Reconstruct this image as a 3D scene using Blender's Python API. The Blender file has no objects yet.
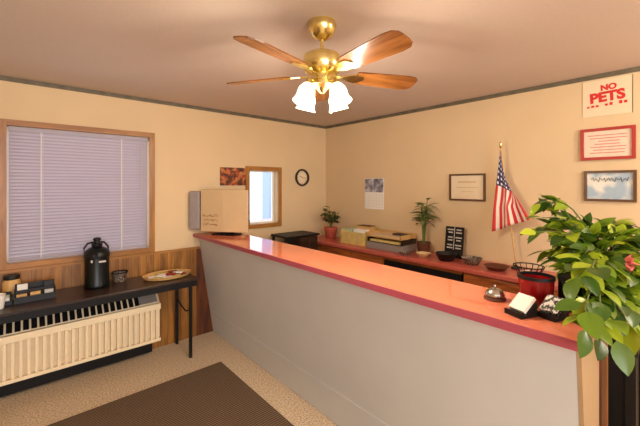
import bpy, bmesh, math, random
from mathutils import Vector, Matrix
random.seed(7)
PI = math.pi
S = bpy.context.scene
C = S.collection

# ------------------------------------------------------------------ camera, world, lights, exposure
cam_d = bpy.data.cameras.new('camera'); cam = bpy.data.objects.new('camera', cam_d); C.objects.link(cam)
cam.location = (0, 0, 1.605); cam.rotation_euler = (PI/2, 0, -math.atan2(.664, .748))
cam_d.sensor_width = 36; cam_d.lens = 18.99; cam_d.shift_y = -28/640; cam_d.clip_start = .05
S.camera = cam
S.view_settings.view_transform = 'Standard'; S.view_settings.look = 'None'
S.view_settings.gamma = 1; S.view_settings.use_curve_mapping = False
S.view_settings.exposure = -0.12

W = bpy.data.worlds.new('overcast_sky'); S.world = W; W.use_nodes = True
bg = W.node_tree.nodes['Background']; bg.inputs[0].default_value = (.80, .88, 1, 1); bg.inputs[1].default_value = 3.2

def area(name, loc, rot, sx, sy, power, col):
    l = bpy.data.lights.new(name, 'AREA'); l.shape = 'RECTANGLE'; l.size = sx; l.size_y = sy
    l.energy = power; l.color = col
    o = bpy.data.objects.new(name, l); C.objects.link(o); o.location = loc; o.rotation_euler = rot
    return o
def point(name, loc, power, col, r):
    l = bpy.data.lights.new(name, 'POINT'); l.energy = power; l.color = col; l.shadow_soft_size = r
    o = bpy.data.objects.new(name, l); C.objects.link(o); o.location = loc
    return o
# added, unseen lobby window and two lamps; daylight through the side window
area('added_daylight', (-.5, -2.75, 1.55), (PI/2, 0, 0), 2.4, 1.5, 116, (.90, .94, 1))
area('daylight_blinds', (.44, 4.1, 1.7), (-PI/2, 0, 0), 1.3, 1.4, 16, (.95, .94, 1))
OFFICE_W, FAN_W = 74, 14
point('added_office_bulb', (2.55, -1.0, 2.25), OFFICE_W, (1, .90, .77), .12)
point('added_lobby_bulb', (-.9, -.9, 2.25), 15, (1, .90, .77), .12)

# ------------------------------------------------------------------ materials
def lin(c):
    c = c/255
    return c/12.92 if c <= .04045 else ((c+.055)/1.055)**2.4
def rgb(r, g, b): return (lin(r), lin(g), lin(b), 1)
class NT:
    def __init__(s, name):
        s.m = bpy.data.materials.new(name); s.m.use_nodes = True
        s.t = s.m.node_tree; s.b = s.t.nodes['Principled BSDF']; s.out = s.t.nodes['Material Output']
    def n(s, typ, **kw):
        x = s.t.nodes.new(typ)
        for k, v in kw.items():
            if k in x.inputs: x.inputs[k].default_value = v
            else: setattr(x, k, v)
        return x
    def l(s, a, b): s.t.links.new(a, b)
    def ramp(s, fac, stops):
        r = s.n('ShaderNodeValToRGB'); e = r.color_ramp.elements
        while len(e) < len(stops): e.new(.5)
        for i, (p, c) in enumerate(stops): e[i].position = p; e[i].color = c
        s.l(fac, r.inputs[0]); return r
    def obj(s, scale=(1, 1, 1), rot=(0, 0, 0)):
        tc = s.n('ShaderNodeTexCoord'); mp = s.n('ShaderNodeMapping')
        mp.inputs['Scale'].default_value = scale; mp.inputs['Rotation'].default_value = rot
        s.l(tc.outputs['Object'], mp.inputs[0]); return mp.outputs[0]
def plain(name, col, rough=.5, metal=0, var=.06, scale=30, spec=.5, emit=0, bump=0):
    q = NT(name); b = q.b
    b.inputs['Roughness'].default_value = rough; b.inputs['Metallic'].default_value = metal
    b.inputs['Specular IOR Level'].default_value = spec
    nz = q.n('ShaderNodeTexNoise', Scale=scale, Detail=3.0); q.l(q.obj(), nz.inputs['Vector'])
    lo = tuple(c*(1-var) for c in col[:3])+(1,); hi = tuple(min(1, c*(1+var)) for c in col[:3])+(1,)
    r = q.ramp(nz.outputs[0], [(.3, lo), (.7, hi)]); q.l(r.outputs[0], b.inputs['Base Color'])
    if emit:
        q.l(r.outputs[0], b.inputs['Emission Color']); b.inputs['Emission Strength'].default_value = emit
    if bump:
        bp = q.n('ShaderNodeBump', Strength=bump, Distance=.01); q.l(nz.outputs[0], bp.inputs['Height']); q.l(bp.outputs[0], b.inputs['Normal'])
    return q.m
def wood(name, dark, light, axis=2, rough=.4, freq=1.0, plank=None, spec=.5):
    q = NT(name); b = q.b; b.inputs['Roughness'].default_value = rough; b.inputs['Specular IOR Level'].default_value = spec
    sc = [14*freq]*3; sc[axis] = 1.3*freq
    v = q.obj(tuple(sc)); nz = q.n('ShaderNodeTexNoise', Scale=1.6, Detail=5.0, Distortion=1.2); q.l(v, nz.inputs['Vector'])
    r = q.ramp(nz.outputs[0], [(.3, dark), (.7, light)]); col = r.outputs[0]
    if plank:                       # vertical boards along X: own tone per board and a dark groove
        tc = q.n('ShaderNodeTexCoord'); sp = q.n('ShaderNodeSeparateXYZ'); q.l(tc.outputs['Object'], sp.inputs[0])
        d = q.n('ShaderNodeMath', operation='DIVIDE'); d.inputs[1].default_value = plank; q.l(sp.outputs[0], d.inputs[0])
        fl = q.n('ShaderNodeMath', operation='FLOOR'); q.l(d.outputs[0], fl.inputs[0])
        fr = q.n('ShaderNodeMath', operation='FRACT'); q.l(d.outputs[0], fr.inputs[0])
        wn = q.n('ShaderNodeTexWhiteNoise', noise_dimensions='1D'); q.l(fl.outputs[0], wn.inputs['W'])
        mr = q.n('ShaderNodeMapRange'); mr.inputs[3].default_value = .75; mr.inputs[4].default_value = 1.15; q.l(wn.outputs[0], mr.inputs[0])
        lt = q.n('ShaderNodeMath', operation='GREATER_THAN'); lt.inputs[1].default_value = .05; q.l(fr.outputs[0], lt.inputs[0])
        m1 = q.n('ShaderNodeMapRange'); m1.inputs[3].default_value = .35; m1.inputs[4].default_value = 1; q.l(lt.outputs[0], m1.inputs[0])
        mm = q.n('ShaderNodeMath', operation='MULTIPLY'); q.l(mr.outputs[0], mm.inputs[0]); q.l(m1.outputs[0], mm.inputs[1])
        mx = q.n('ShaderNodeVectorMath', operation='SCALE'); q.l(col, mx.inputs[0]); q.l(mm.outputs[0], mx.inputs['Scale']); col = mx.outputs[0]
    q.l(col, b.inputs['Base Color']); return q.m
M = {}
M['wall'] = plain('cream_wall_paint', rgb(217, 189, 147), .75, var=.02, scale=3, bump=.05)
M['ceiling'] = plain('ceiling_paint', rgb(206, 188, 174), .85, var=.02, scale=60, bump=.12)
M['trim'] = plain('border_strip', rgb(100, 90, 70), .6, var=.25, scale=14)
M['trim_light'] = plain('border_bead', rgb(215, 195, 170), .6)
M['pine'] = wood('knotty_pine_boards', rgb(120, 72, 24), rgb(174, 118, 50), 2, .4, plank=.065)
M['oak'] = wood('oak_casing', rgb(136, 86, 30), rgb(178, 120, 50), 2, .4)
M['oakx'] = wood('oak_casing_horizontal', rgb(136, 86, 30), rgb(178, 120, 50), 0, .4)
M['blade'] = wood('fan_blade_oak', rgb(100, 56, 22), rgb(164, 106, 52), 0, .25)
M['cabinet'] = wood('cabinet_wood', rgb(112, 52, 18), rgb(176, 98, 44), 1, .4)
M['darkwood'] = wood('dark_wood', rgb(34, 20, 14), rgb(62, 38, 26), 0, .35)
M['redwood'] = wood('reddish_post', rgb(58, 26, 12), rgb(116, 60, 28), 2, .4)
M['tabletop'] = wood('brown_laminate', rgb(34, 20, 15), rgb(62, 38, 28), 0, .3)
M['counter'] = plain('salmon_laminate', rgb(228, 130, 96), .05, var=.05, scale=60)
M['band'] = plain('plum_edge_band', rgb(168, 74, 88), .4, var=.05)
M['front'] = plain('warm_grey_panel', rgb(200, 199, 194), .6, var=.02, scale=4)
M['endp'] = plain('beige_panel', rgb(170, 140, 102), .6, var=.04, scale=5)
M['worktop'] = plain('rose_laminate', rgb(190, 92, 78), .3, var=.08, scale=20)
M['black'] = plain('black_paint', rgb(14, 12, 12), .5, spec=.3)
M['blackp'] = plain('black_plastic', rgb(14, 14, 14), .45, spec=.35)
M['darkgreen'] = plain('dark_bottle_green', rgb(8, 14, 14), .35, spec=.35)
M['brownframe'] = plain('brown_frame', rgb(92, 58, 30), .4)
M['white'] = plain('white_paper', rgb(238, 232, 220), .7, var=.02)
M['signpaper'] = plain('aged_paper', rgb(228, 206, 170), .7, var=.02)
M['frame_red'] = plain('dull_red_frame', rgb(168, 44, 32), .5)
M['notice'] = plain('pinkish_paper', rgb(236, 206, 180), .7)
M['cream'] = plain('cream_enamel', rgb(240, 218, 180), .45, var=.03)
M['taupe'] = plain('taupe_shade', rgb(150, 138, 134), .6)  # tone of the shadow block beside the monitor
M['caddyblack'] = plain('caddy_black', rgb(12, 11, 11), .5)
M['grey'] = plain('grey_plastic', rgb(140, 130, 122), .5)
M['paleg'] = plain('pale_grey', rgb(196, 190, 182), .5)
M['beige'] = plain('beige_plastic', rgb(206, 176, 132), .5, var=.03, scale=6)
M['tan'] = plain('tan', rgb(206, 160, 96), .6, var=.12)
M['yellow'] = plain('straw_yellow', rgb(210, 186, 110), .6, var=.15, scale=18)
M['mint'] = plain('mint_paper', rgb(184, 196, 160), .7)
M['red'] = plain('deep_red', rgb(136, 14, 18), .2, var=.2, scale=22)
M['redink'] = plain('red_ink', rgb(206, 34, 34), .6)
M['inkbrown'] = plain('brown_ink', rgb(150, 104, 62), .7)
M['ink'] = plain('dark_ink', rgb(60, 48, 44), .7)
M['pinkink'] = plain('pink_ink', rgb(206, 140, 130), .7)
M['brass'] = plain('polished_brass', rgb(232, 212, 138), .25, 1, var=.1)
M['steel'] = plain('steel', rgb(190, 186, 178), .25, 1)
M['terracotta'] = plain('terracotta', rgb(176, 82, 58), .7)
M['brownpot'] = plain('brown_pot', rgb(92, 48, 28), .5)
M['soil'] = plain('soil', rgb(40, 28, 20), .9)
M['wire'] = plain('bright_nickel', rgb(120, 112, 100), .35, 1)
M['pink'] = plain('pink_petal', rgb(224, 120, 112), .6)
M['orange'] = plain('orange', rgb(214, 104, 36), .6)
M['snow'] = plain('pale_outdoor_ground', rgb(225, 228, 235), .8)
M['siding'] = plain('pale_blue_siding', rgb(150, 166, 200), .8)
M['stone'] = plain('rosy_gravel', rgb(200, 160, 150), .8, var=.3, scale=8)

def floor_mat():
    q = NT('speckled_tan_floor'); b = q.b; b.inputs['Roughness'].default_value = .55
    n1 = q.n('ShaderNodeTexNoise', Scale=90.0, Detail=4.0); q.l(q.obj(), n1.inputs['Vector'])
    r = q.ramp(n1.outputs[0], [(.32, rgb(160, 134, 106)), (.5, rgb(210, 184, 150)), (.68, rgb(238, 218, 190))])
    q.l(r.outputs[0], b.inputs['Base Color']); return q.m
M['floor'] = floor_mat()
def rug_mat():
    q = NT('brown_ribbed_rug'); b = q.b; b.inputs['Roughness'].default_value = .95
    w = q.n('ShaderNodeTexWave', Scale=17.0, Distortion=.5, bands_direction='Y'); w.inputs['Detail Scale'].default_value = 6; q.l(q.obj(), w.inputs['Vector'])
    r = q.ramp(w.outputs[0], [(.2, rgb(60, 46, 34)), (.8, rgb(128, 102, 76))]); n1 = q.n('ShaderNodeTexNoise', Scale=120.0); q.l(q.obj(), n1.inputs['Vector'])
    mx = q.n('ShaderNodeMix', data_type='RGBA'); mx.blend_type = 'OVERLAY'; mx.inputs[0].default_value = .4
    q.l(r.outputs[0], mx.inputs[6]); q.l(n1.outputs[1], mx.inputs[7]); q.l(mx.outputs[2], b.inputs['Base Color'])
    bp = q.n('ShaderNodeBump', Strength=.4, Distance=.01); q.l(w.outputs[0], bp.inputs['Height']); q.l(bp.outputs[0], b.inputs['Normal'])
    return q.m
M['rug'] = rug_mat()
def slat_mat():
    q = NT('lavender_blind_slat'); b = q.b; b.inputs['Base Color'].default_value = rgb(196, 188, 194); b.inputs['Roughness'].default_value = .5
    tr = q.n('ShaderNodeBsdfTranslucent', Color=rgb(205, 190, 195)); mx = q.n('ShaderNodeMixShader'); mx.inputs[0].default_value = .35
    q.l(b.outputs[0], mx.inputs[1]); q.l(tr.outputs[0], mx.inputs[2]); q.l(mx.outputs[0], q.out.inputs[0]); return q.m
M['slat'] = slat_mat()
def glass_mat():
    q = NT('window_glass'); g = q.n('ShaderNodeBsdfGlossy', Roughness=.02); t = q.n('ShaderNodeBsdfTransparent'); fr = q.n('ShaderNodeFresnel', IOR=1.35)
    mx = q.n('ShaderNodeMixShader'); q.l(fr.outputs[0], mx.inputs[0]); q.l(t.outputs[0], mx.inputs[1]); q.l(g.outputs[0], mx.inputs[2]); q.l(mx.outputs[0], q.out.inputs[0]); return q.m
M['glass'] = glass_mat()
def shade_mat():
    q = NT('frosted_glass_lit'); b = q.b; b.inputs['Base Color'].default_value = (1, .93, .8, 1); b.inputs['Roughness'].default_value = .4
    b.inputs['Emission Color'].default_value = (1, .86, .62, 1); b.inputs['Emission Strength'].default_value = 4.5; return q.m
M['shade'] = shade_mat()
def leaf_mat(name, cols, rough=.35):
    q = NT(name); b = q.b; b.inputs['Roughness'].default_value = rough
    g = q.n('ShaderNodeNewGeometry'); n = len(cols)
    r = q.ramp(g.outputs['Random Per Island'], [(i/(n-1), c) for i, c in enumerate(cols)])
    q.l(r.outputs[0], b.inputs['Base Color'])
    tr = q.n('ShaderNodeBsdfTranslucent'); q.l(r.outputs[0], tr.inputs[0]); mx = q.n('ShaderNodeMixShader'); mx.inputs[0].default_value = .25
    q.l(b.outputs[0], mx.inputs[1]); q.l(tr.outputs[0], mx.inputs[2]); q.l(mx.outputs[0], q.out.inputs[0]); return q.m
M['leafA'] = leaf_mat('broad_leaf', [rgb(40, 66, 20), rgb(64, 96, 24), rgb(120, 150, 30), rgb(190, 200, 48), rgb(150, 176, 38), rgb(70, 104, 26), rgb(46, 72, 22)])
M['leafB'] = leaf_mat('variegated_leaf', [rgb(70, 88, 42), rgb(150, 160, 92), rgb(58, 76, 36), rgb(120, 136, 72)])
M['leafC'] = leaf_mat('dark_small_leaf', [rgb(60, 74, 36), rgb(98, 108, 52), rgb(48, 58, 30)])
M['stem'] = plain('green_stem', rgb(98, 112, 48), .6)
def flag_mat():
    q = NT('flag_cloth'); b = q.b; b.inputs['Roughness'].default_value = .8
    uv = q.n('ShaderNodeUVMap'); sp = q.n('ShaderNodeSeparateXYZ'); q.l(uv.outputs[0], sp.inputs[0])
    def mt(op, a, c=None):
        x = q.n('ShaderNodeMath', operation=op)
        for i, v in enumerate((a, c)):
            if v is None: continue
            if isinstance(v, (int, float)): x.inputs[i].default_value = v
            else: q.l(v, x.inputs[i])
        return x.outputs[0]
    u, v = sp.outputs[0], sp.outputs[1]        # u: along the fly, v: 0..1 across the 13 stripes from the top
    odd = mt('MODULO', mt('FLOOR', mt('MULTIPLY', v, 13)), 2)
    can = mt('MULTIPLY', mt('LESS_THAN', u, .42), mt('LESS_THAN', v, 7/13))
    su = mt('SUBTRACT', mt('FRACT', mt('MULTIPLY', u, 6/.42)), .5); sv = mt('SUBTRACT', mt('FRACT', mt('MULTIPLY', v, 5/(7/13))), .5)
    star = mt('LESS_THAN', mt('ADD', mt('MULTIPLY', su, su), mt('MULTIPLY', sv, sv)), .07)
    def mix(f, a, c):
        x = q.n('ShaderNodeMix', data_type='RGBA'); q.l(f, x.inputs[0])
        for i, w in ((6, a), (7, c)):
            if isinstance(w, tuple): x.inputs[i].default_value = w
            else: q.l(w, x.inputs[i])
        return x.outputs[2]
    stripes = mix(odd, rgb(206, 48, 44), rgb(240, 222, 204)); canton = mix(star, rgb(44, 44, 84), rgb(225, 215, 210))
    q.l(mix(can, stripes, canton), b.inputs['Base Color']); return q.m
M['flag'] = flag_mat()
def picture_mat(name, stops, scale, seed):
    q = NT(name); b = q.b; b.inputs['Roughness'].default_value = .5
    nz = q.n('ShaderNodeTexNoise', Scale=scale, Detail=2.0); mp = q.obj((1, 1, 1)); ad = q.n('ShaderNodeVectorMath', operation='ADD'); ad.inputs[1].default_value = (seed, seed, seed)
    q.l(mp, ad.inputs[0]); q.l(ad.outputs[0], nz.inputs['Vector'])
    r = q.ramp(nz.outputs[0], stops); q.l(r.outputs[0], b.inputs['Base Color']); return q.m
M['art'] = picture_mat('orange_brown_art', [(.36, rgb(66, 32, 12)), (.48, rgb(112, 56, 20)), (.56, rgb(186, 72, 26)), (.66, rgb(170, 130, 70))], 22, 3)
M['calphoto'] = picture_mat('calendar_photo', [(.35, rgb(96, 92, 100)), (.5, rgb(140, 136, 146)), (.65, rgb(200, 196, 200))], 16, 5)
M['scene'] = picture_mat('pale_blue_art', [(.4, rgb(226, 222, 208)), (.6, rgb(160, 178, 190))], 9, 8)
M['pattern'] = picture_mat('woven_pattern', [(.42, rgb(30, 22, 18)), (.5, rgb(170, 150, 130)), (.58, rgb(60, 46, 38))], 60, 2)
M['cardpat'] = picture_mat('black_white_print', [(.46, rgb(30, 28, 30)), (.54, rgb(215, 208, 200))], 70, 4)

# ------------------------------------------------------------------ mesh helpers
class MB:
    def __init__(s): s.bm = bmesh.new()
    def box(s, x0, x1, y0, y1, z0, z1, mat=None, bevel=0):
        g = bmesh.ops.create_cube(s.bm, size=1)['verts']
        for v in g: v.co = Vector((x0+(v.co.x+.5)*(x1-x0), y0+(v.co.y+.5)*(y1-y0), z0+(v.co.z+.5)*(z1-z0)))
        if bevel:
            es = {e for v in g for e in v.link_edges}
            r = bmesh.ops.bevel(s.bm, geom=list(es), offset=bevel, segments=2, affect='EDGES', profile=.5)
            g = list({v for f in r['faces'] for v in f.verts} | {v for v in g if v.is_valid})
        if mat:
            for v in g: v.co = mat @ v.co
        return s
    def lathe(s, prof, seg=24, mat=None, close=True):
        rings = []
        for r, z in prof:
            rings.append([s.bm.verts.new((r*math.cos(2*PI*i/seg), r*math.sin(2*PI*i/seg), z)) for i in range(seg)])
        for a, b in zip(rings, rings[1:]):
            for i in range(seg): s.bm.faces.new((a[i], a[(i+1) % seg], b[(i+1) % seg], b[i]))
        if close:
            s.bm.faces.new(rings[0][::-1]); s.bm.faces.new(rings[-1])
        if mat:
            for R in rings:
                for v in R: v.co = mat @ v.co
        return s
    def tube(s, pts, r, seg=8, r2=None):
        pts = [Vector(p) for p in pts]; rings = []; n = len(pts)
        for i, p in enumerate(pts):
            d = (pts[min(i+1, n-1)]-pts[max(i-1, 0)]).normalized()
            up = Vector((0, 0, 1)) if abs(d.z) < .95 else Vector((1, 0, 0))
            a = d.cross(up).normalized(); b = d.cross(a)
            rr = r if r2 is None else r+(r2-r)*i/(n-1)
            rings.append([s.bm.verts.new(p+rr*(math.cos(2*PI*k/seg)*a+math.sin(2*PI*k/seg)*b)) for k in range(seg)])
        for a, b in zip(rings, rings[1:]):
            for i in range(seg): s.bm.faces.new((a[i], a[(i+1) % seg], b[(i+1) % seg], b[i]))
        s.bm.faces.new(rings[0][::-1]); s.bm.faces.new(rings[-1]); return s
    def prism(s, poly, h0, h1, axis='z', mat=None):
        def P(a, b, h): return {'z': (a, b, h), 'y': (a, h, b), 'x': (h, a, b)}[axis]
        A = [s.bm.verts.new(P(a, b, h0)) for a, b in poly]; B = [s.bm.verts.new(P(a, b, h1)) for a, b in poly]
        n = len(poly)
        s.bm.faces.new(A[::-1]); s.bm.faces.new(B)
        for i in range(n): s.bm.faces.new((A[i], A[(i+1) % n], B[(i+1) % n], B[i]))
        if mat:
            for v in A+B: v.co = mat @ v.co
        return s
    def leaf(s, mat, L, Wd, droop=.25, fold=.25):
        n = 6; rows = []
        for i in range(n+1):
            t = i/n; w = Wd*.5*math.sin(PI*min(1, t**.8))**.85*(1 if t < .999 else 0)
            if i == 0: w = Wd*.04
            x = L*t; z = -droop*L*t*t
            rows.append([s.bm.verts.new(mat @ Vector((x, k*w, z+abs(k)*w*fold))) for k in (-1, -.5, 0, .5, 1)])
        for a, b in zip(rows, rows[1:]):
            for k in range(4): s.bm.faces.new((a[k], a[k+1], b[k+1], b[k]))
        return s
    def build(s, name, mat, parent=None, smooth=False, recalc=True):
        if recalc: bmesh.ops.recalc_face_normals(s.bm, faces=s.bm.faces)
        me = bpy.data.meshes.new(name); s.bm.to_mesh(me); s.bm.free()
        if smooth:
            for p in me.polygons: p.use_smooth = True
            try: me.set_sharp_from_angle(angle=R(40))
            except Exception: pass
        me.materials.append(mat); o = bpy.data.objects.new(name, me); C.objects.link(o)
        if parent: o.parent = parent
        return o
def R(d): return d*PI/180
def T(x, y, z): return Matrix.Translation((x, y, z))
def tag(o, label, cat, group=None):
    o['label'] = label; o['category'] = cat
    if group: o['group'] = group
    return o
def thing(name, label, cat, loc=(0, 0, 0), rz=0, group=None):
    o = bpy.data.objects.new(name, None); C.objects.link(o); o.empty_display_size = .1
    o.location = loc; o.rotation_euler = (0, 0, rz); return tag(o, label, cat, group)
def struct(o): o['kind'] = 'structure'; return o
def dup(root, loc, rz=0, label=None):
    r = root.copy(); C.objects.link(r); r.location = loc; r.rotation_euler = (0, 0, rz)
    if label: r['label'] = label
    for ch in list(root.children):
        c = ch.copy(); C.objects.link(c); c.parent = r
        for g in ch.children:
            d = g.copy(); C.objects.link(d); d.parent = c
    return r
def text(body, size, name, mat, parent, matrix, bold=0, ext=.0008, align='CENTER'):
    cu = bpy.data.curves.new(name, 'FONT'); cu.body = body; cu.size = size; cu.align_x = align; cu.align_y = 'CENTER'
    cu.extrude = ext; cu.offset = bold
    t = bpy.data.objects.new(name, cu); C.objects.link(t); bpy.context.view_layer.update()
    me = bpy.data.meshes.new_from_object(t.evaluated_get(bpy.context.evaluated_depsgraph_get()))
    bpy.data.objects.remove(t); me.transform(matrix); me.materials.clear(); me.materials.append(mat); me.name = name
    o = bpy.data.objects.new(name, me); C.objects.link(o); o.parent = parent; return o
# frame on right wall: text x-axis -> -Y world, y-axis -> Z, normal -> -X
RW = Matrix(((0, 0, -1, 0), (-1, 0, 0, 0), (0, 1, 0, 0), (0, 0, 0, 1)))

A, B, H = 3.58, 3.29, 2.447
X0, Y0 = -2.6, -2.6
# ------------------------------------------------------------------ setting
struct(MB().box(X0-.14, B+.14, Y0-.14, A+.14, -.12, 0).build('floor', M['floor']))
struct(MB().box(X0-.14, B+.14, Y0-.14, A+.14, H, H+.12).build('ceiling', M['ceiling']))
def holed(name, x0, x1, holes, y0, y1):
    m = MB(); x = x0
    for hx0, hx1, z0, z1 in holes:
        m.box(x, hx0, y0, y1, 0, H); m.box(hx0, hx1, y0, y1, 0, z0); m.box(hx0, hx1, y0, y1, z1, H); x = hx1
    m.box(x, x1, y0, y1, 0, H); return struct(m.build(name, M['wall']))
W1 = (-.08, .945, .99, 2.07); W2 = (2.045, 2.455, 1.13, 1.78)
holed('wall_left', X0-.14, B+.14, [W1, W2], A, A+.14)
holed('wall_back', X0-.14, B+.14, [(-1.75, .75, .8, 2.3)], Y0-.14, Y0)  # window opening added out of view to let fill daylight in
struct(MB().box(B, B+.14, Y0, A, 0, H).build('wall_right', M['wall']))
struct(MB().box(X0-.14, X0, Y0, A, 0, H).build('wall_front', M['wall']))
struct(MB().box(X0, B-.012, A-.012, A, H-.034, H).build('trim_1', M['trim']))
struct(MB().box(B-.012, B, Y0, A, H-.034, H).build('trim_2', M['trim']))
# pine wainscot under the big window with cap rail
ws = struct(MB().box(X0, 1.40, A-.02, A, 0, .925).build('trim_3', M['pine']))
MB().box(X0, 1.44, A-.026, A, .925, .946).build('cap_rail', M['oakx'], ws)
MB().prism([(1.40, 0), (1.586, 0), (1.444, .925), (1.40, .925)], A-.024, A, 'y').build('shaded_stile', M['redwood'], ws)  # darker wood puts the shade by the counter into the colour
def casing(name, w, cw, depth=.02, sill=True, mat=M['oak'], matx=M['oakx'], bot=None):
    x0, x1, z0, z1 = w
    r = struct(bpy.data.objects.new(name, None)); C.objects.link(r)
    b = cw if bot is None else bot
    MB().box(x0-cw, x0, A-depth, A, z0-b, z1+cw).box(x1, x1+cw, A-depth, A, z0-b, z1+cw).build('side_casing', mat, r)
    m = MB().box(x0, x1, A-depth, A, z1, z1+cw)
    if b: m.box(x0, x1, A-depth, A, z0-b, z0)
    m.build('head_casing', matx, r)
    e = .014
    f = MB().box(x0, x0+e, A+.09, A+.12, z0, z1).box(x1-e, x1, A+.09, A+.12, z0, z1).box(x0+e, x1-e, A+.09, A+.12, z0, z0+e).box(x0+e, x1-e, A+.09, A+.12, z1-e, z1)
    f.build('sash', M['white'], r)
    MB().box(x0+e, x1-e, A+.10, A+.105, z0+e, z1-e).build('pane', M['glass'], r)
    return r
casing('window_1', W1, .045, bot=.042)
casing('window_2', W2, .05)
# outdoors seen through the small window
struct(MB().box(-3, 9, A+.2, A+12, -.5, -.3).build('outdoor_ground', M['snow']))
bd = struct(MB().box(4.16, 4.36, 6.4, 6.7, -.3, 4.2).build('porch_column', M['siding']))
struct(MB().box(3.1, 4.6, 5.2, 6.0, -.3, .90).build('gravel_bank', M['stone']))

# ------------------------------------------------------------------ venetian blind
vb = thing('venetian_blind', 'closed lavender-grey venetian blind filling the large oak-framed window', 'blind', (.4325, A+.03, 0))
hw = .505
MB().box(-hw, hw, -.012, .03, 2.035, 2.068, bevel=.003).build('head_rail', M['slat'], vb)
m = MB(); n = 38; z = 2.022
tilt = R(60)
for i in range(n):
    zz = 2.02-i*(2.02-1.02)/(n-1)
    mt = T(0, .011, zz) @ Matrix.Rotation(-tilt, 4, 'X')
    m.prism([(-.0165, 0), (-.008, .002), (0, .0028), (.008, .002), (.0165, 0), (.0165, -.0006), (0, .002), (-.0165, -.0006)], -hw+.004, hw-.004, 'x', mt)
m.build('slats', M['slat'], vb)
MB().box(-hw+.004, hw-.004, -.004, .02, .992, 1.006, bevel=.002).build('bottom_rail', M['slat'], vb)
for x in (-.305, .275):
    MB().tube([(x, -.0105, 2.035), (x, -.0105, 1.004)], .0032, 6).tube([(x+.012, -.0105, 2.035), (x+.012, -.0105, 1.004)], .0012, 6).build('ladder_cord', M['white'], vb)  # cords widened and white to draw light coming through the slat holes
MB().tube([(.44, -.016, 2.03), (.44, -.016, 1.45)], .004, 6).build('tilt_wand', M['paleg'], vb)

# ------------------------------------------------------------------ reception counter
rc = thing('reception_counter', 'long reception counter with salmon top and sloping grey front', 'counter')
CT, CB = 1.09, 1.756          # top height, back edge
MB().box(1.378, CB, .262, A-.002, CT-.034, CT, bevel=.003).build('countertop', M['counter'], rc)
MB().box(1.370, 1.3785, .254, A-.002, CT-.034, CT-.001).box(1.3785, CB, .254, .2625, CT-.034, CT-.001).build('edge_band', M['band'], rc)
MB().prism([(1.428, CT-.035), (1.590, 0), (1.66, 0), (1.50, CT-.035)], .285, A-.03, 'y').build('front_panel', M['front'], rc)
MB().prism([(1.5455, .25), (1.583, .004), (1.589, .004), (1.5535, .25)], .285, A-.03, 'y').build('base_board', M['front'], rc)
MB().prism([(1.430, CT-.035), (1.592, 0), (1.74, 0), (1.74, CT-.035)], .27, .284, 'y').build('end_panel', M['endp'], rc)
MB().box(1.741, 1.85, .262, .30, 0, CT-.036).build('end_post', M['redwood'], rc)
MB().box(1.855, 1.91, .266, .30, 0, CT-.036).build('inner_post', M['oak'], rc)
MB().box(1.72, 1.74, .302, A-.03, .0, CT-.035).build('rear_panel', M['cabinet'], rc)

# ------------------------------------------------------------------ rear cabinets, worktop
def base_cabinet(y0, y1, label, nd):
    t = thing('base_cabinet', label, 'cabinet', (2.87, (y0+y1)/2, 0), 0, 'cabinets under the rear worktop')
    w = (y1-y0)/2-.002
    MB().box(0, .40, -w, w, .08, .852).box(.04, .40, -w, w, 0, .08).build('body', M['cabinet'], t)
    st = 2*w/nd
    for i in range(nd):
        a = -w+i*st+.01; b = a+st-.02
        d = MB().box(-.016, -.001, a, b, .70, .84, bevel=.003).build('drawer', M['cabinet'], t)
        MB().lathe([(.006, 0), (.006, .012), (.013, .016), (.013, .022), (.004, .025)], 12, T(-.016, (a+b)/2, .77) @ Matrix.Rotation(-PI/2, 4, 'Y')).build('knob', M['brass'], d, True)
        d = MB().box(-.016, -.001, a, b, .10, .68, bevel=.003).build('door', M['cabinet'], t)
        MB().lathe([(.006, 0), (.006, .012), (.013, .016), (.013, .022), (.004, .025)], 12, T(-.016, b-.04, .62) @ Matrix.Rotation(-PI/2, 4, 'Y')).build('knob', M['brass'], d, True)
    return t
base_cabinet(2.21, 3.56, 'wooden base cabinet left of the dark knee space under rear worktop', 3)
base_cabinet(.36, 1.363, 'wooden base cabinet right of the dark knee space under rear worktop', 2)
wt = MB().box(2.84, B-.003, .34, A-.004, .855, .89, bevel=.004).build('worktop', M['worktop'])
tag(wt, 'long rose-coloured worktop running along the right wall', 'worktop')
MB().box(2.862, 2.88, 1.37, 2.2, .828, .8545).build('apron', M['cabinet'], wt)
kd = thing('knee_shade', 'black box for the shade in the knee space under the rear worktop', 'drawer', (2.862, 1.7865, 0))  # black box painting in the dark of the open knee space
MB().box(.022, .38, -.415, .415, .63, .852).build('shade_box', M['black'], kd)
MB().box(-.012, .0215, -.415, .415, .62, .826, bevel=.003).build('shade_front', M['blackp'], kd)
# dark stand in the corner below the small window
ds = thing('side_stand', 'dark small stand in the far corner under the small window', 'stand', (2.55, 3.33, 0))
MB().box(-.25, .25, -.17, .17, .98, 1.003, bevel=.003).build('top', M['black'], ds)
MB().box(-.06, .23, -.15, .15, 0, .979).build('pedestal', M['darkwood'], ds)
for k, z in enumerate((.1, .4, .7)):
    d = MB().box(-.05, .22, -.164, -.151, z, z+.27, bevel=.002).build('drawer', M['darkwood'], ds)
    MB().box(.08, .087, -.172, -.1645, z+.02, z+.25).build('handle', M['steel'], d)
for y in (-.15, .15):
    MB().box(-.235, -.21, y-.012, y+.012, 0, .979).build('leg', M['black'], ds)
MB().box(-.23, -.062, -.006, .006, .86, .9).build('rail', M['black'], ds)

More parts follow.
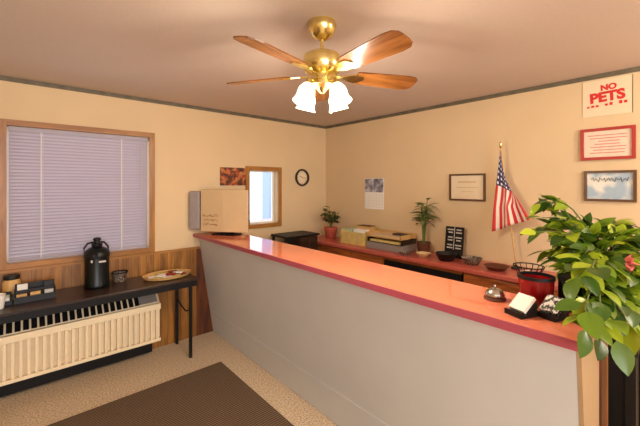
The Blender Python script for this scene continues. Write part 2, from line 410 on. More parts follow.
# ------------------------------------------------------------------ ceiling fan
FX, FY = 1.170, 1.301
fan = thing('ceiling_fan', 'brass ceiling fan with five oak blades and frosted lights', 'ceiling fan', (FX, FY, H))
MB().lathe([(.070, 0), (.074, -.015), (.068, -.045), (.05, -.075), (.024, -.09), (.014, -.094)], 28).build('canopy', M['brass'], fan, True)
MB().lathe([(.011, -.09), (.011, -.16)], 14).build('downrod', M['brass'], fan, True)
MB().lathe([(.02, -.145), (.03, -.152), (.07, -.162), (.094, -.175), (.10, -.20), (.10, -.235), (.09, -.255), (.06, -.268), (.055, -.27)], 32).build('motor_housing', M['brass'], fan, True)
MB().lathe([(.055, -.269), (.058, -.28), (.058, -.305), (.07, -.315), (.07, -.33), (.03, -.342), (.012, -.365), (.004, -.37)], 28).build('light_fitter', M['brass'], fan, True)
for k in range(5):
    a = R(18+72*k-41.6)
    rot = Matrix.Rotation(a, 4, 'Z')
    m = MB(); mt = rot @ T(0, 0, -.268) @ Matrix.Rotation(R(-14), 4, 'X')
    prof = [(.185, -.05), (.22, -.056), (.48, -.068), (.525, -.062), (.545, -.044), (.55, -.02), (.55, .02), (.545, .044), (.525, .062), (.48, .068), (.22, .056), (.185, .05)]
    bl = MB().prism([(x, y) for x, y in prof], -.003, .003, 'z').build('blade', M['blade'], fan)
    bl.matrix_local = mt
    ir = MB().prism([(.05, -.012), (.12, -.014), (.165, -.034), (.215, -.03), (.235, 0), (.215, .03), (.165, .034), (.12, .014), (.05, .012)], -.010, -.0035, 'z').build('blade_iron', M['brass'], fan)
    ir.matrix_local = mt
for k in range(4):
    a = R(45+90*k-41.6); rot = Matrix.Rotation(a, 4, 'Z')
    m = MB().tube([rot @ Vector(p) for p in ((.05, 0, -.322), (.075, 0, -.315), (.088, 0, -.318), (.092, 0, -.326))], .007, 8)
    m.lathe([(.018, 0), (.02, -.012), (.022, -.024)], 14, rot @ T(.092, 0, -.320) @ Matrix.Rotation(R(-18), 4, 'Y'))
    m.build('lamp_arm', M['brass'], fan, True)
    sh = MB().lathe([(.02, -.02), (.028, -.03), (.040, -.05), (.044, -.072), (.044, -.09), (.050, -.112), (.055, -.12), (.051, -.119), (.046, -.111), (.040, -.09), (.040, -.072), (.036, -.052), (.025, -.034), (.017, -.024)], 24, rot @ T(.092, 0, -.320) @ Matrix.Rotation(R(-18), 4, 'Y'), close=False)
    sh.build('lamp_shade', M['shade'], fan, True)
    p = rot @ Vector((.135, 0, -.465))
    point('fan_bulb', (FX+p.x, FY+p.y, H+p.z), FAN_W, (1, .88, .70), .045)
MB().tube([(.03, -.03, -.345), (.032, -.032, -.45)], .0015, 6).lathe([(.002, 0), (.006, -.008), (.006, -.02), (.002, -.026)], 10, T(.032, -.032, -.448)).build('pull_chain', M['brass'], fan)

# two flush ceiling lamps, added out of view to light the room
def dome(x, y, label):
    t = thing('added_ceiling_lamp', label, 'ceiling lamp', (x, y, H))
    MB().lathe([(.15, 0), (.155, -.012), (.14, -.022)], 28).build('base', M['brass'], t, True)
    MB().lathe([(.135, -.0225), (.12, -.05), (.08, -.075), (.03, -.085), (.005, -.087)], 28).build('added_lamp_bowl', M['shade'], t, True)
dome(2.55, -1.0, 'added unseen ceiling lamp over the office side, right of the counter')
dome(-.9, -.9, 'added unseen ceiling lamp over the lobby behind the rug')

# ------------------------------------------------------------------ rug
rg = MB().box(-.75, 1.357, 1.0, 2.878, .001, .011, bevel=.003).build('entrance_rug', M['rug'])
tag(rg, 'dark brown ribbed rug lying on the tan floor', 'rug')

# ------------------------------------------------------------------ wall unit (air conditioner) and folding table
ac = thing('wall_air_conditioner', 'cream ribbed air conditioner under the folding table', 'air conditioner', (.36, A-.025, 0))
hx = .61
MB().prism([(0, .17), (-.212, .17), (-.215, .18), (-.215, .505), (-.21, .518), (-.14, .585), (0, .62)], -hx, hx, 'x').build('casing', M['cream'], ac)
m = MB(); nr = 27
for i in range(nr):
    x = -hx+.03+i*(2*hx-.06)/(nr-1)
    m.box(x-.011, x+.011, -.248, -.216, .198, .461, bevel=.003)
m.build('front_ribs', M['cream'], ac)
MB().box(-hx, hx, -.252, -.2155, .462, .515, bevel=.004).box(-hx, hx, -.252, -.2155, .17, .197, bevel=.003).build('front_rails', M['cream'], ac)
mt = T(0, -.172, .5565) @ Matrix.Rotation(R(43.7), 4, 'X')
m = MB()
for i in range(22):
    x = -hx+.03+i*.047
    m.box(x, x+.034, -.05, .042, -.001, .004, mt)
m.build('vent_slots', M['black'], ac)
MB().box(.44, .59, -.048, .045, -.001, .012, mt).build('control_lid', M['grey'], ac)
MB().box(-hx+.03, hx-.03, -.09, 0, .02, .169).build('under_shade', M['black'], ac)  # black block for the shadow in the gap under the casing

ft = thing('folding_table', 'narrow dark folding table with black legs below the blind', 'table', (.3, 3.32, 0))
MB().box(-1.05, .945, -.215, .215, .722, .74, bevel=.003).build('tabletop', M['tabletop'], ft)
MB().box(-1.04, .935, -.205, .205, .668, .7215).build('apron', M['black'], ft)
for x in (-.9, .885):
    for y in (-.17, .195):
        MB().box(x-.012, x+.012, y-.012, y+.012, 0, .667).build('leg', M['black'], ft)
    MB().tube([(x, -.157, .44), (x, -.05, .40), (x, .08, .42), (x, .182, .46)], .007, 6).build('brace', M['black'], ft)

# ------------------------------------------------------------------ things on the folding table
TZ = .741
ap = thing('airpot', 'tall dark pump airpot standing on the folding table before the blind', 'airpot', (.49, 3.42, TZ))
MB().lathe([(.092, 0), (.096, .006), (.094, .03), (.09, .04), (.09, .25), (.096, .255), (.096, .28), (.084, .31), (.056, .33), (.036, .336)], 28).build('body', M['darkgreen'], ap, True)
MB().lathe([(.036, .3365), (.04, .344), (.04, .366), (.026, .374), (.022, .39), (.03, .396), (.03, .408), (.012, .415)], 20).build('pump_lid', M['blackp'], ap, True)
MB().tube([(-.02, -.075, .288), (-.02, -.11, .294), (-.02, -.122, .28), (-.02, -.122, .255)], .010, 8).build('spout', M['blackp'], ap, True)
MB().tube([(-.085, .03, .29), (-.088, .04, .325), (-.06, .05, .365), (0, .055, .375), (.06, .05, .365), (.088, .04, .325), (.085, .03, .29)], .008, 8).build('handle', M['blackp'], ap, True)
MB().box(.0, .05, -.0945, -.089, .215, .23).build('badge', M['paleg'], ap)
MB().box(-.055, -.042, -.084, -.076, .22, .24).build('gauge', M['steel'], ap)

og = thing('condiment_caddy', 'black caddy of cups and packets at the left end of the table', 'caddy', (.085, 3.36, TZ))
m = MB().box(-.12, .12, -.07, .07, 0, .006).box(-.12, -.116, -.07, .07, .006, .075).box(.116, .12, -.07, .07, .006, .075).box(-.116, .116, -.07, -.066, .006, .045).box(-.116, .116, .066, .07, .006, .115)
m.box(-.04, -.037, -.066, .066, .006, .07).box(.04, .043, -.066, .066, .006, .07).box(-.116, .116, -.002, .002, .006, .08)
m.build('rack', M['caddyblack'], og)
tc = thing('tea_tray', 'small black tray of pale packets at the left end beside the caddy', 'tray', (-.10, 3.36, TZ))
MB().box(-.055, .055, -.06, .06, 0, .006).box(-.055, -.051, -.06, .06, .006, .05).box(.051, .055, -.06, .06, .006, .05).box(-.051, .051, -.06, -.056, .006, .03).box(-.051, .051, .056, .06, .006, .07).build('tray', M['caddyblack'], tc)
for k in range(4):
    o = MB().box(-.042, .042, -.006, .006, 0, .045, bevel=.002).build('tea_packet', M['mint'] if k % 2 else M['white']); o.location = (-.10, 3.318+k*.027, TZ+.0065)
    tag(o, 'pale packet standing in the small black tray', 'packet', 'packets in the small black tray')
def packet(x, y, z, rz, mat, label, group, tx=.0, s=1, ty=.0):
    o = MB().box(-.042*s, .042*s, -.030*s, .030*s, 0, .012, bevel=.003).build('snack_packet', mat)
    o.location = (x, y, z); o.rotation_euler = (tx, ty, rz); tag(o, label, 'packet', group); return o
def sugar(x, y, z, mat, name, label, group, lx=.05, lz=.05):
    o = MB().box(-lx/2, lx/2, -.014, .014, 0, lz, bevel=.002).build(name, mat); o.location = (x, y, z); tag(o, label, 'packet', group)
sugar(.008, 3.328, TZ+.007, M['tan'], 'stirrer_bundle', 'tan bundle in the caddy left front compartment', None, .06, .05)
sugar(.086, 3.328, TZ+.007, M['tan'], 'sugar_bundle', 'tan bundle in the caddy middle front compartment', None, .062, .055)
sugar(.165, 3.328, TZ+.007, M['paleg'], 'creamer_bundle', 'whitish bundle in the caddy right front compartment', None, .055, .058)
sugar(.012, 3.393, TZ+.007, M['white'], 'napkin_bundle', 'white folded bundle standing in the caddy rear compartment', None, .06, .11)
sugar(.166, 3.393, TZ+.007, M['caddyblack'], 'tea_box', 'black packet box standing in the caddy rear compartment', None, .06, .11)

jr = thing('lidded_jar', 'tan jar with dark lid behind the caddy at the left', 'jar', (-.05, 3.49, TZ))
MB().lathe([(.05, 0), (.054, .01), (.054, .12), (.046, .14), (.044, .146)], 24).build('jar_body', M['tan'], jr, True)
MB().lathe([(.047, .1465), (.049, .15), (.049, .172), (.044, .178)], 24).build('lid', M['blackp'], jr, True)
cp = MB().lathe([(.028, 0), (.030, .004), (.04, .095), (.041, .098), (.037, .096), (.027, .006), (.02, .005)], 20).build('white_cup', M['white'], None, True)
cp.location = (-.115, 3.25, TZ); tag(cp, 'white cup at the left front edge of the folding table', 'cup')
bk = thing('small_basket', 'small dark patterned basket right of the airpot', 'basket', (.67, 3.47, TZ))
MB().lathe([(.045, 0), (.055, .03), (.062, .075), (.058, .075), (.05, .03), (.04, .006), (.01, .005)], 20).build('bowl', M['pattern'], bk, True)
MB().lathe([(.059, .0755), (.066, .0755), (.066, .085), (.059, .085), (.059, .0755)], 20, close=False).build('rim', M['black'], bk, True)
tr = thing('snack_tray', 'oval tan tray at the right end of the folding table', 'tray', (1.035, 3.33, TZ))
sc = Matrix.Diagonal((1.25, .88, 1, 1))
MB().lathe([(.12, 0), (.15, .006), (.165, .03), (.172, .032), (.158, .006), (.12, .004)], 32, sc).build('bowl', M['tan'], tr, True)
PK = [('red', M['red'], 'red snack packet lying in the oval tray', 'red snack packets in the tray'),
      ('white', M['white'], 'white snack packet lying in the oval tray', 'white snack packets in the tray'),
      ('yellow', M['yellow'], 'yellow snack packet lying in the oval tray', 'yellow snack packets in the tray')]
cnt = 0
for i, (dx, dy) in enumerate([(-.1, -.05), (-.02, -.07), (.06, -.06), (.12, -.02), (-.12, .03), (-.045, .0), (.03, .005), (.105, .05), (-.07, .07), (0, .075), (.065, .075)]):
    _, mt_, lb, gp = PK[(2, 1, 2, 0, 1, 0, 1, 0, 2, 0, 1)[i]]
    packet(1.035+dx, 3.33+dy, TZ+.0075+random.uniform(0, .002), random.uniform(-1, 1), mt_, lb, gp)
for i, (dx, dy) in enumerate([(-.06, -.03), (.02, -.03), (.10, .0), (-.03, .045), (.06, .05)]):
    _, mt_, lb, gp = PK[(1, 0, 1, 2, 0)[i]]
    packet(1.035+dx, 3.33+dy, TZ+.0235, random.uniform(-1, 1), mt_, lb, gp)

# ------------------------------------------------------------------ monitor on the counter's far end
mo = thing('computer_monitor', 'beige monitor seen from behind on the far end of the counter', 'monitor', (1.56, 3.26, 1.0905))
def L(x, y): return (x-1.56, y-3.26)
poly = [L(1.395, 3.435), L(1.535, 3.215), L(1.70, 3.00), L(1.752, 3.08), L(1.60, 3.47), L(1.46, 3.50)]
o = MB().prism(poly, .035, .465, 'z').build('housing', M['beige'], mo)
shade_obj = MB().prism([L(1.388, 3.448), L(1.31, 3.53), L(1.325, 3.565), L(1.45, 3.57), L(1.452, 3.505)], .05, .45, 'z').build('shadow_block', M['taupe'], mo, True)  # grey block shaped for the monitor's soft shadow on the wall
b2 = shade_obj.modifiers.new('bevel', 'BEVEL'); b2.width = .022; b2.segments = 4
bv = o.modifiers.new('bevel', 'BEVEL'); bv.width = .008; bv.segments = 2
MB().prism([L(1.47, 3.33), L(1.60, 3.13), L(1.73, 3.18), L(1.60, 3.37)], 0, .014, 'z').prism([L(1.54, 3.28), L(1.60, 3.19), L(1.67, 3.23), L(1.60, 3.32)], .014, .034, 'z').build('stand', M['blackp'], mo)
d = Vector((.14, -.22, 0)).normalized(); nrm = Vector((-.22, -.14, 0)).normalized()
random.seed(3)
for row in range(3):
    m = MB(); pts = []
    for k in range(5):
        c = Vector((1.395-1.56, 3.435-3.26, 0))+d*(.045+k*.037)+nrm*.0026+Vector((0, 0, .20-row*.045+.0))
        pts += [c+d*random.uniform(-.016, .016)+Vector((0, 0, random.uniform(-.014, .014))) for _ in range(4)]
    m.tube(pts, .0022, 5).build('scribbled_line', M['inkbrown'], mo)

# ------------------------------------------------------------------ right part of counter: bell, card holders, containers
CZ = 1.0905
be = thing('service_bell', 'small silver service bell on the salmon counter', 'bell', (1.60, .615, CZ))
MB().lathe([(.044, 0), (.046, .004), (.042, .014), (.02, .018)], 24).build('base', M['brownpot'], be, True)
MB().lathe([(.040, .0185), (.040, .024), (.034, .038), (.02, .048), (.006, .051)], 24).build('dome', M['steel'], be, True)
MB().lathe([(.004, .0515), (.004, .058), (.007, .06), (.006, .065), (.002, .066)], 12).build('plunger', M['steel'], be, True)
def card_holder(x, y, rz, label, cards):
    t = thing('card_holder', label, 'card holder', (x, y, CZ), rz, 'card holders on the counter')
    MB().prism([(-.04, 0), (.045, 0), (.045, .055), (.036, .055), (-.015, .012), (-.03, .012), (-.03, .02), (-.04, .02)], -.038, .038, 'y').build('holder', M['blackp'], t)
    mt = T(-.014, 0, .0165) @ Matrix.Rotation(R(-40), 4, 'Y')
    MB().box(0, .075, -.034, .034, 0, .014, mt).build('card_stack', cards, t)
card_holder(1.482, .474, R(-22), 'black card holder with a stack of white cards', M['white'])
card_holder(1.545, .385, R(-18), 'black card holder with black and white printed cards', M['cardpat'])
rp = thing('red_pot', 'glossy red pot on the counter behind the card holders', 'pot', (1.655, .468, CZ))
MB().lathe([(.045, 0), (.05, .005), (.062, .05), (.066, .10), (.067, .115), (.06, .115), (.055, .05), (.04, .012), (.01, .01)], 28).build('body', M['red'], rp, True)
MB().lathe([(.062, .1155), (.070, .1155), (.070, .128), (.062, .128), (.062, .1155)], 28, close=False).build('rim', M['black'], rp, True)
bc = thing('black_canister', 'black canister beside the red pot on the counter', 'canister', (1.697, .358, CZ))
MB().lathe([(.036, 0), (.04, .004), (.04, .115), (.038, .12)], 24).build('body', M['blackp'], bc, True)
MB().lathe([(.041, .1205), (.042, .125), (.042, .14), (.03, .145)], 24).build('lid', M['black'], bc, True)

# ------------------------------------------------------------------ things on the rear worktop
WZ = .8905
def leaf_frame(p, d, roll=0):
    d = Vector(d).normalized(); up = Vector((0, 0, 1)); y = up.cross(d)
    if y.length < .05: y = Vector((0, 1, 0))
    y.normalize(); z = d.cross(y)
    m = Matrix((d, y, z)).transposed().to_4x4()
    return T(*p) @ m @ Matrix.Rotation(roll, 4, 'X')
def pot(parent, prof, mat, soil_r, soil_z):
    MB().lathe(prof, 24).build('pot', mat, parent, True)
    MB().lathe([(soil_r, soil_z-.004), (soil_r, soil_z), (soil_r*.3, soil_z+.004)], 20).build('soil', M['soil'], parent)
random.seed(11)
sp = thing('small_potted_plant', 'small leafy plant in a terracotta pot at the worktop far end', 'plant', (3.12, 3.30, WZ))
pot(sp, [(.06, 0), (.065, .005), (.085, .13), (.09, .13), (.09, .15), (.08, .15), (.075, .12), (.05, .02)], M['terracotta'], .076, .13)
st = MB(); lf = MB()
for i in range(9):
    a = i*2.4; r = random.uniform(.05, .14); h = random.uniform(.26, .42)
    tip = Vector((r*math.cos(a), r*math.sin(a), h)); st.tube([(0, 0, .13), (tip.x*.4, tip.y*.4, h*.7), tip], .003, 5)
    for k in range(6):
        t = .45+.55*k/5; p = Vector((tip.x*t, tip.y*t, .13+(h-.13)*t)); b = random.uniform(0, 6.28)
        lf.leaf(leaf_frame(p, (math.cos(b), math.sin(b), random.uniform(-.3, .6)), random.uniform(-.5, .5)), random.uniform(.07, .11), .05)
st.build('stems', M['stem'], sp); lf.build('foliage', M['leafC'], sp, True, False)
tp = thing('dieffenbachia', 'tall slender leafy plant in a brown pot on the worktop against the wall', 'plant', (3.12, 1.90, WZ))
pot(tp, [(.05, 0), (.055, .004), (.07, .11), (.074, .11), (.074, .125), (.064, .125), (.06, .1), (.04, .02)], M['brownpot'], .061, .11)
st = MB(); lf = MB()
for i in range(7):
    a = i*1.9; h = random.uniform(.36, .56); r = random.uniform(.01, .06)
    tip = Vector((r*math.cos(a), r*math.sin(a), h)); st.tube([(r*.3*math.cos(a), r*.3*math.sin(a), .11), (tip.x*.6, tip.y*.6, h*.6), tip], .005, 6)
    for k in range(6):
        t = .62+.38*k/5; p = Vector((tip.x*t, tip.y*t, .11+(h-.11)*t)); b = a+k*2.3
        lf.leaf(leaf_frame(p, (math.cos(b)*.8, math.sin(b), random.uniform(.0, .8)), random.uniform(-.5, .5)), random.uniform(.10, .15), .05, .5)
st.build('stems', M['stem'], tp); lf.build('foliage', M['leafB'], tp, True, False)

yb = thing('paper_box', 'straw-coloured open box of papers on the worktop below the calendar', 'box', (3.12, 2.78, WZ))
MB().box(-.13, .13, -.2, .2, 0, .008).box(-.13, -.122, -.2, .2, .008, .15).box(.122, .13, -.2, .2, .008, .2).box(-.122, .122, -.2, -.192, .008, .17).box(-.122, .122, .192, .2, .008, .17).build('box', M['yellow'], yb)
MB().box(-.11, -.03, -.18, .0, .009, .185).build('papers', M['white'], yb)
MB().box(-.02, .09, -.17, .02, .009, .215).build('dark_folder', M['tan'], yb)
MB().box(-.11, .1, .03, .185, .009, .175).build('mint_papers', M['mint'], yb)
MB().box(-.022, .092, -.172, .022, .2155, .222).build('lid_strip', M['brownpot'], yb)
gb = thing('letter_tray', 'two-tier beige letter tray on a grey base, left of the tall plant', 'letter tray', (3.10, 2.29, WZ))
MB().box(-.14, .14, -.24, .24, 0, .075, bevel=.006).build('grey_base', M['grey'], gb)
for k, z in enumerate((.0755, .135)):
    MB().box(-.14, .14, -.23, .23, z, z+.008).box(-.14, .14, -.23, -.224, z+.008, z+.05).box(-.14, .14, .224, .23, z+.008, z+.05).box(.134, .14, -.224, .224, z+.008, z+.05).build('tray', M['darkwood'] if k == 0 else M['tan'], gb)
    MB().box(-.13, .12, -.2, .2, z+.009, z+.032).build('papers', M['yellow'] if k == 0 else M['beige'], gb)
MB().box(-.05, .05, -.22, -.05, .168, .185).build('dark_pad', M['ink'], gb)
# small plaque
pq = thing('black_plaque', 'small black plaque with white lettering standing on the worktop', 'sign', (3.17, 1.61, WZ), R(0))
pm = Matrix.Rotation(R(8), 4, 'Y')
MB().box(0, .012, -.092, .092, 0, .305, pm).build('board', M['black'], pq)
m = MB()
for r_ in range(3):
    for c_ in range(2):
        for k in range(2):
            yy = -.045+c_*.085; zz = .275-r_*.075-k*.028; w = random.uniform(.022, .034)
            m.box(-.0012, .0, yy-w, yy+w, zz-.006, zz+.006, pm)
m.box(-.0012, .0, -.003, .003, .08, .3, pm)
m.build('white_lettering', M['paleg'], pq)
MB().box(.04, .075, -.05, .05, 0, .006).box(.03, .036, -.03, .03, .006, .16).build('easel_foot', M['black'], pq)

def bowl(name, x, y, r, h, mat, label, cat='bowl'):
    o = MB().lathe([(r*.6, 0), (r*.65, .003), (r, h), (r*.96, h), (r*.6, .008), (r*.1, .007)], 24).build(name, mat, None, True)
    o.location = (x, y, WZ); tag(o, label, cat); return o
bowl('wide_bowl', 3.02, 1.60, .10, .07, M['blackp'], 'wide black bowl on the worktop in front of the plaque')
bowl('deep_bowl', 3.05, 1.372, .09, .06, M['pattern'], 'dark speckled bowl on the worktop right of the wide black bowl')
bowl('shallow_dish', 3.0, 1.14, .10, .035, M['brownpot'], 'shallow brown dish on the worktop left of the flag')
bowl('pale_dish', 3.00, 1.83, .075, .04, M['beige'], 'small beige dish on the worktop in front of the tall plant')
bowl('speckled_dish', 2.935, 2.0, .06, .035, M['pattern'], 'small speckled dish on the worktop by the letter tray')
kb = thing('candy_basket', 'dark wire basket of pale sweets on the worktop behind the red pot', 'basket', (3.0, .90, WZ))
m = MB().lathe([(.07, 0), (.075, .004), (.07, .006), (.01, .006)], 20)
for k in range(14):
    a = 2*PI*k/14; m.tube([(.07*math.cos(a), .07*math.sin(a), .004), (.105*math.cos(a), .105*math.sin(a), .075)], .003, 5)
m.lathe([(.103, .072), (.109, .072), (.109, .08), (.103, .08), (.103, .072)], 24, close=False).build('wire_bowl', M['black'], kb)
random.seed(5)
for i in range(9):
    a = i*2.4; r = .055*math.sqrt(i/9)
    o = MB().lathe([(.006, 0), (.016, .006), (.018, .014), (.012, .024), (.004, .027)], 10).build('sweet', M['white'] if i % 2 else M['cream'], None, True)
    o.location = (3.0+r*math.cos(a), .90+r*math.sin(a), WZ+.0065); tag(o, 'pale sweet in the dark wire basket', 'sweet', 'sweets in the wire basket')

# ------------------------------------------------------------------ flag
fl = thing('desk_flag', 'striped flag hanging from a leaning pole on the rear worktop', 'flag', (3.17, 1.045, WZ))
tip = Vector((.0, .125, 1.04)); base = Vector((0, 0, .02))
MB().lathe([(.04, 0), (.042, .006), (.035, .018), (.012, .024), (.01, .035)], 24).build('base', M['darkwood'], fl, True)
MB().tube([base, tip], .006, 10).build('pole', M['tan'], fl, True)
MB().lathe([(.008, 0), (.014, .008), (.008, .018), (.012, .03), (.002, .06)], 12, T(*tip)).build('finial', M['brass'], fl, True)
bm = bmesh.new(); uvl = bm.loops.layers.uv.new('UVMap'); NU, NV = 24, 26
grid = []
ax = (tip-base).normalized()
for i in range(NU+1):                       # along the fly, hanging down
    u = i/NU; row = []
    for j in range(NV+1):                   # across the 13 stripes, v=0 at the top of the hoist
        v = j/NV
        top = tip-ax*(.02+.22*v)-Vector((.008, 0, 0))
        wv = .86*v/.54 if v < .54 else .86+.14*(v-.54)/.46
        k_ = min(1, max(0, (u-.42)/.28)); v = wv*(1-k_)+v*k_
        top = tip-ax*(.02+.22*v)-Vector((.008, 0, 0))
        bot_y = tip.y+.06-.295*v
        yb_ = top.y*(1-u)+bot_y*u
        zb_ = top.z*(1-u)+(tip.z-.74+.13*v)*u
        if u < .3: pass
        x = top.x-.02*math.sin(v*13+u*2)*u**.7-.01
        row.append((bm.verts.new((x, yb_+.008*math.sin(v*9+u*3)*u, zb_)), u, j/NV))
    grid.append(row)
for i in range(NU):
    for j in range(NV):
        q = (grid[i][j], grid[i][j+1], grid[i+1][j+1], grid[i+1][j]); f = bm.faces.new([k[0] for k in q])
        for lp, k in zip(f.loops, q): lp[uvl].uv = (k[1], k[2])
me = bpy.data.meshes.new('cloth'); bm.to_mesh(me); bm.free(); me.materials.append(M['flag'])
for p in me.polygons: p.use_smooth = True
o = bpy.data.objects.new('cloth', me); C.objects.link(o); o.parent = fl
sd = o.modifiers.new('solid', 'SOLIDIFY'); sd.thickness = .0015

# ------------------------------------------------------------------ wall things
def framed(name, y0, y1, z0, z1, fw, fmat, pmat, label, cat, dep=.02):
    t = thing(name, label, cat, (B-.001, (y0+y1)/2, (z0+z1)/2)); w = (y1-y0)/2; h = (z1-z0)/2
    MB().box(-dep, 0, -w, -w+fw, -h, h).box(-dep, 0, w-fw, w, -h, h).box(-dep, 0, -w+fw, w-fw, -h, -h+fw).box(-dep, 0, -w+fw, w-fw, h-fw, h).build('frame', fmat, t)
    MB().box(-.008, -.001, -w+fw, w-fw, -h+fw, h-fw).build('sheet', pmat, t)
    return t, w, h
t, w, h = framed('framed_certificate', 1.344, 1.70, 1.45, 1.715, .017, M['brownframe'], M['signpaper'], 'brown framed pale certificate hanging left of the flag', 'certificate')
MB().box(-.0095, -.0081, -.09, .09, .045, .06).box(-.0095, -.0081, -.11, .11, -.005, .002).box(-.0095, -.0081, -.06, .06, -.045, -.04).build('printed_lines', M['beige'], t)
t, w, h = framed('framed_licence', .305, .622, 1.795, 2.035, .021, M['frame_red'], M['notice'], 'red framed notice on the right wall under the paper sign', 'notice')
m = MB(); random.seed(2)
for k in range(7):
    zz = .065-k*.022; a = random.uniform(.07, .115); m.box(-.0095, -.0081, -a, a-.01*k % .03, zz-.004, zz+.004)
m.build('printed_lines', M['pinkink'], t)
t, w, h = framed('framed_picture', .30, .60, 1.482, 1.713, .018, M['brownframe'], M['scene'], 'dark framed pale blue picture below the red framed notice', 'picture')
m = MB(); x = .105; pts = []
for k in range(26):
    pts.append((-.0095, .105-k*.0085, .048+.016*math.sin(k*2.3)+.006*math.sin(k*1.1)))
m.tube(pts, .0024, 5); m.build('script_heading', M['ink'], t)
# NO PETS paper sign
t = thing('paper_sign', 'white paper sign with red NO PETS lettering high on the right wall', 'sign', (B-.001, .4675, 2.262))
MB().box(-.003, 0, -.1425, .1425, -.135, .138).build('sheet', M['signpaper'], t)
def rw(y, z, x=-.0032): return T(x, y, z) @ RW
text('NO', .058, 'lettering', M['redink'], t, rw(-.012, .075) @ Matrix.Rotation(R(3), 4, 'Z'), .003)
text('PETS', .098, 'lettering', M['redink'], t, rw(-.003, .005) @ Matrix.Rotation(R(3), 4, 'Z'), .005)
for k in range(9):
    if k in (3, 6): continue
    MB().box(-.0045, -.0032, .108-k*.027-.009, .108-k*.027+.009, -.066+k*.001, -.054+k*.002+.004*(k % 2)).build('small_lettering', M['redink'], t)
MB().box(-.004, -.0005, -.147, -.1428, -.135, .138).build('edge_strip', M['trim'], t)
# calendar
t = thing('wall_calendar', 'wall calendar with grey photo above a white page', 'calendar', (B-.001, 2.69, 1.50))
MB().box(-.004, 0, -.15, .15, -.195, .19).build('page', M['white'], t)
MB().box(-.0055, -.0041, -.145, .145, .015, .185).build('photo', M['calphoto'], t)
m = MB()
for k in range(5): m.box(-.005, -.0041, -.135, .135, -.02-k*.037, -.018-k*.037)
for k in range(7): m.box(-.005, -.0041, -.135+k*.045-.001, -.135+k*.045+.001, -.17, -.02)
m.build('date_grid', M['paleg'], t)
# picture left of the small window
t = thing('art_panel', 'orange and brown picture on the wall left of the small window', 'picture', (1.84, A-.001, 1.70))
MB().box(-.165, .15, -.016, 0, -.10, .105).build('canvas', M['art'], t)
# clock
t = thing('wall_clock', 'round wall clock with dark rim right of the small window', 'clock', (2.845, A-.001, 1.705))
cm = Matrix.Rotation(PI/2, 4, 'X')
MB().lathe([(.085, .0), (.112, 0), (.118, .015), (.112, .03), (.096, .03), (.09, .012), (.085, .0)], 36, cm, close=False).build('rim', M['darkwood'], t, True)
MB().lathe([(.091, .002), (.091, .008)], 36, cm).build('face', M['signpaper'], t)
for k in range(12):
    MB().box(-.003, .003, -.0095, -.0082, .068, .082, Matrix.Rotation(2*PI*k/12, 4, 'Y')).build('hour_mark', M['ink'], t)
MB().box(-.003, .003, -.0115, -.0098, -.01, .045, Matrix.Rotation(R(-60), 4, 'Y')).build('hour_hand', M['ink'], t)
MB().box(-.002, .002, -.013, -.0117, -.01, .065, Matrix.Rotation(R(100), 4, 'Y')).build('minute_hand', M['ink'], t)

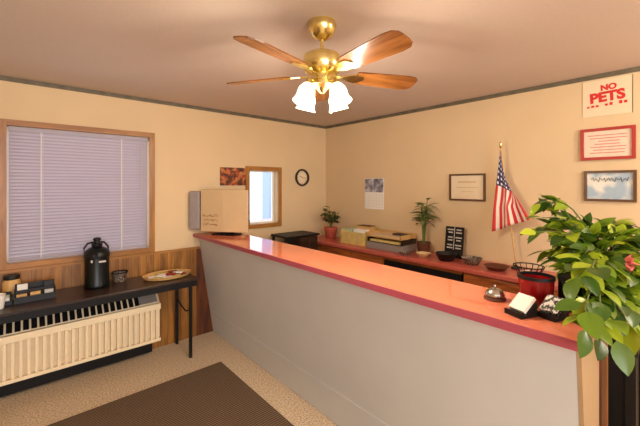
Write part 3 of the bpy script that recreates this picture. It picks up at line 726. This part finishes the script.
# ------------------------------------------------------------------ big plant at the right end of the counter
sd_ = thing('plant_stand', 'black stand behind the right end of the counter', 'stand', (2.16, .33, 0))
MB().box(-.15, .15, -.15, .15, .85, .88, bevel=.004).build('top', M['black'], sd_)
for sx in (-1, 1):
    for sy in (-1, 1):
        MB().box(sx*.125-.018, sx*.125+.018, sy*.125-.018, sy*.125+.018, 0, .849).build('leg', M['black'], sd_)
MB().box(-.105, .105, -.13, -.12, .02, .849).box(-.13, -.12, -.105, .105, .02, .849).build('side_panel', M['black'], sd_)
bp = thing('large_potted_plant', 'large broad-leaved green plant spilling over the right end of the counter', 'plant', (2.16, .33, .8805))
pot(bp, [(.085, 0), (.09, .006), (.115, .20), (.122, .20), (.122, .225), (.108, .225), (.1, .19), (.07, .02)], M['blackp'], .103, .2)
random.seed(21)
TIPS = [(1.896, 0.523, 1.375, 7, 0.085), (2.175, 0.543, 1.512, 9, 0.085), (2.092, 0.55, 1.376, 10, 0.093), (2.092, 0.483, 1.413, 12, 0.093), (2.189, 0.397, 1.341, 15, 0.093), (2.221, 0.302, 1.328, 15, 0.093), (2.168, 0.215, 1.344, 13, 0.093), (1.74, 0.394, 1.231, 12, 0.093), (1.791, 0.349, 1.274, 16, 0.093), (1.798, 0.276, 1.261, 16, 0.093), (1.952, 0.206, 1.231, 15, 0.093), (1.638, 0.351, 1.161, 9, 0.085), (1.626, 0.295, 1.17, 12, 0.093), (1.52, 0.256, 1.132, 10, 0.089), (1.619, 0.234, 1.142, 12, 0.093), (1.897, 0.188, 1.087, 13, 0.093), (1.866, 0.216, 1.037, 12, 0.093), (1.477, 0.227, 1.094, 7, 0.085), (2.196, 0.19, 1.107, 13, 0.093), (2.25, 0.143, 1.25, 12, 0.102), (2.109, 0.134, 1.027, 12, 0.102), (2.419, 0.393, 1.211, 13, 0.102), (2.545, 0.281, 1.211, 13, 0.102), (2.192, 0.461, 1.258, 13, 0.102), (2.025, 0.275, 1.146, 13, 0.102), (2.001, 0.363, 1.155, 13, 0.102), (1.98, 0.516, 1.439, 5, 0.09), (1.474, 0.296, 1.132, 5, 0.09), (1.721, 0.21, 1.162, 9, 0.095), (1.669, 0.256, 1.201, 9, 0.095), (2.383, 0.291, 1.333, 11, 0.1), (2.402, 0.208, 1.268, 11, 0.1), (2.21, 0.244, 1.116, 11, 0.1), (2.076, 0.163, 1.205, 11, 0.1), (2.111, 0.199, 1.077, 11, 0.1), (2.125, 0.253, 0.975, 11, 0.1), (2.059, 0.178, 0.961, 11, 0.1), (2.025, 0.275, 1.284, 11, 0.1), (1.606, 0.313, 1.258, 9, 0.11), (1.646, 0.277, 1.285, 8, 0.11), (1.931, 0.426, 1.368, 9, 0.105), (1.439, 0.261, 1.186, 7, 0.105), (1.823, 0.187, 1.065, 10, 0.11), (1.713, 0.218, 1.027, 8, 0.11), (2.092, 0.483, 1.227, 9, 0.11), (2.134, 0.58, 1.512, 6, 0.095), (2.179, 0.606, 1.363, 5, 0.09), (2.104, 0.539, 1.258, 9, 0.1), (2.238, 0.554, 1.442, 7, 0.1), (2.253, 0.474, 1.402, 11, 0.1), (2.28, 0.383, 1.386, 12, 0.1), (2.371, 0.302, 1.397, 12, 0.1), (2.315, 0.218, 1.378, 12, 0.1), (2.1, 0.409, 1.328, 12, 0.1), (2.119, 0.325, 1.297, 12, 0.1), (1.993, 0.237, 1.263, 12, 0.1), (1.88, 0.337, 1.307, 11, 0.1), (1.955, 0.404, 1.24, 10, 0.1), (2.334, 0.202, 1.217, 12, 0.1), (1.939, 0.284, 1.174, 10, 0.1), (1.401, 0.254, 1.137, 5, 0.1), (1.541, 0.237, 1.196, 8, 0.1), (2.092, 0.483, 1.341, 9, 0.1), (1.966, 0.394, 1.297, 10, 0.1), (1.741, 0.193, 1.143, 9, 0.1), (1.767, 0.304, 1.19, 9, 0.1), (1.562, 0.218, 1.125, 6, 0.1)]
def blocked(v):                 # would a leaf cut into the counter, the stand or the things beside the plant?
    x, y, z = v.x+2.16, v.y+.33, v.z+.8805
    if 1.355 < x < 1.92 and y > .245 and z < 1.10: return True
    if abs(x-2.16) < .165 and abs(y-.33) < .165 and z < .89: return True
    if math.hypot(x-1.655, y-.468) < .08 and z < 1.235: return True
    if math.hypot(x-1.697, y-.358) < .052 and z < 1.25: return True
    if math.hypot(x-1.53, y-.41) < .10 and z < 1.155: return True
    return math.hypot(v.x, v.y) < .13 and z < 1.11 or x > 3.26
st = MB(); lf = MB()
for (tx, ty, tz, n, ls) in TIPS:
    tipv = Vector((tx-2.16, ty-.33, tz-.8805)); b0 = Vector((random.uniform(-.05, .05), random.uniform(-.05, .05), .20))
    for lift in (0, .08, .16, .26):
        hmax = max(tipv.z, .27)+.10*(tipv-b0).length+lift
        pts = []
        for k in range(9):
            t = k/8; mid = Vector((tipv.x*.35, tipv.y*.35, hmax))
            pts.append(b0*(1-t)**2+mid*2*t*(1-t)+tipv*t*t)
        if not any(blocked(p) for p in pts[3:]): break
    else: continue
    st.tube(pts, .006, 6, .0025)
    for k in range(n):
        t = 1 if k == 0 else random.uniform(.45, .97)
        i = min(7, int(t*8)); f = t*8-i; p = pts[i]*(1-f)+pts[i+1]*f; d = (pts[i+1]-pts[i]).normalized()
        sd2 = Vector((-d.y, d.x, 0)); s_ = (-1)**k
        dr = d*random.uniform(.3, .9)+sd2*s_*random.uniform(.3, 1.0)*(0 if k == 0 else 1)+Vector((random.uniform(-.3, .1), random.uniform(-.3, .1), random.uniform(-.5, .25)))
        ln = ls*random.uniform(.8, 1.15)
        q = p+dr.normalized()*.02
        for attempt in range(8):
            wd, dp, ro = ln*random.uniform(.5, .62), random.uniform(.1, .45), random.uniform(-.7, .7)
            mt = leaf_frame(q, dr, ro)
            if not any(blocked(mt @ Vector((ln*a_, wd*.5*b_, -dp*ln*a_*a_))) for a_ in (0, .35, .7, 1) for b_ in (-1, 0, 1)):
                lf.leaf(mt, ln, wd, dp, .18); st.tube([p, q], .002, 5); break
            dr = dr+Vector((random.uniform(-.3, .3), random.uniform(-.4, .1), random.uniform(.1, .5)))
            q = p+dr.normalized()*.02
st.build('stems', M['stem'], bp, True); lf.build('foliage', M['leafA'], bp, True, False)
m = MB(); c = Vector((-.30, -.13, .405))
for k in range(6):
    a = k*PI/3; m.leaf(leaf_frame(c, (-.5+.5*math.cos(a), -.4+.3*math.cos(a), .8*math.sin(a)), k), .045, .034, .1)
m.build('blossom', M['pink'], bp, True, False)
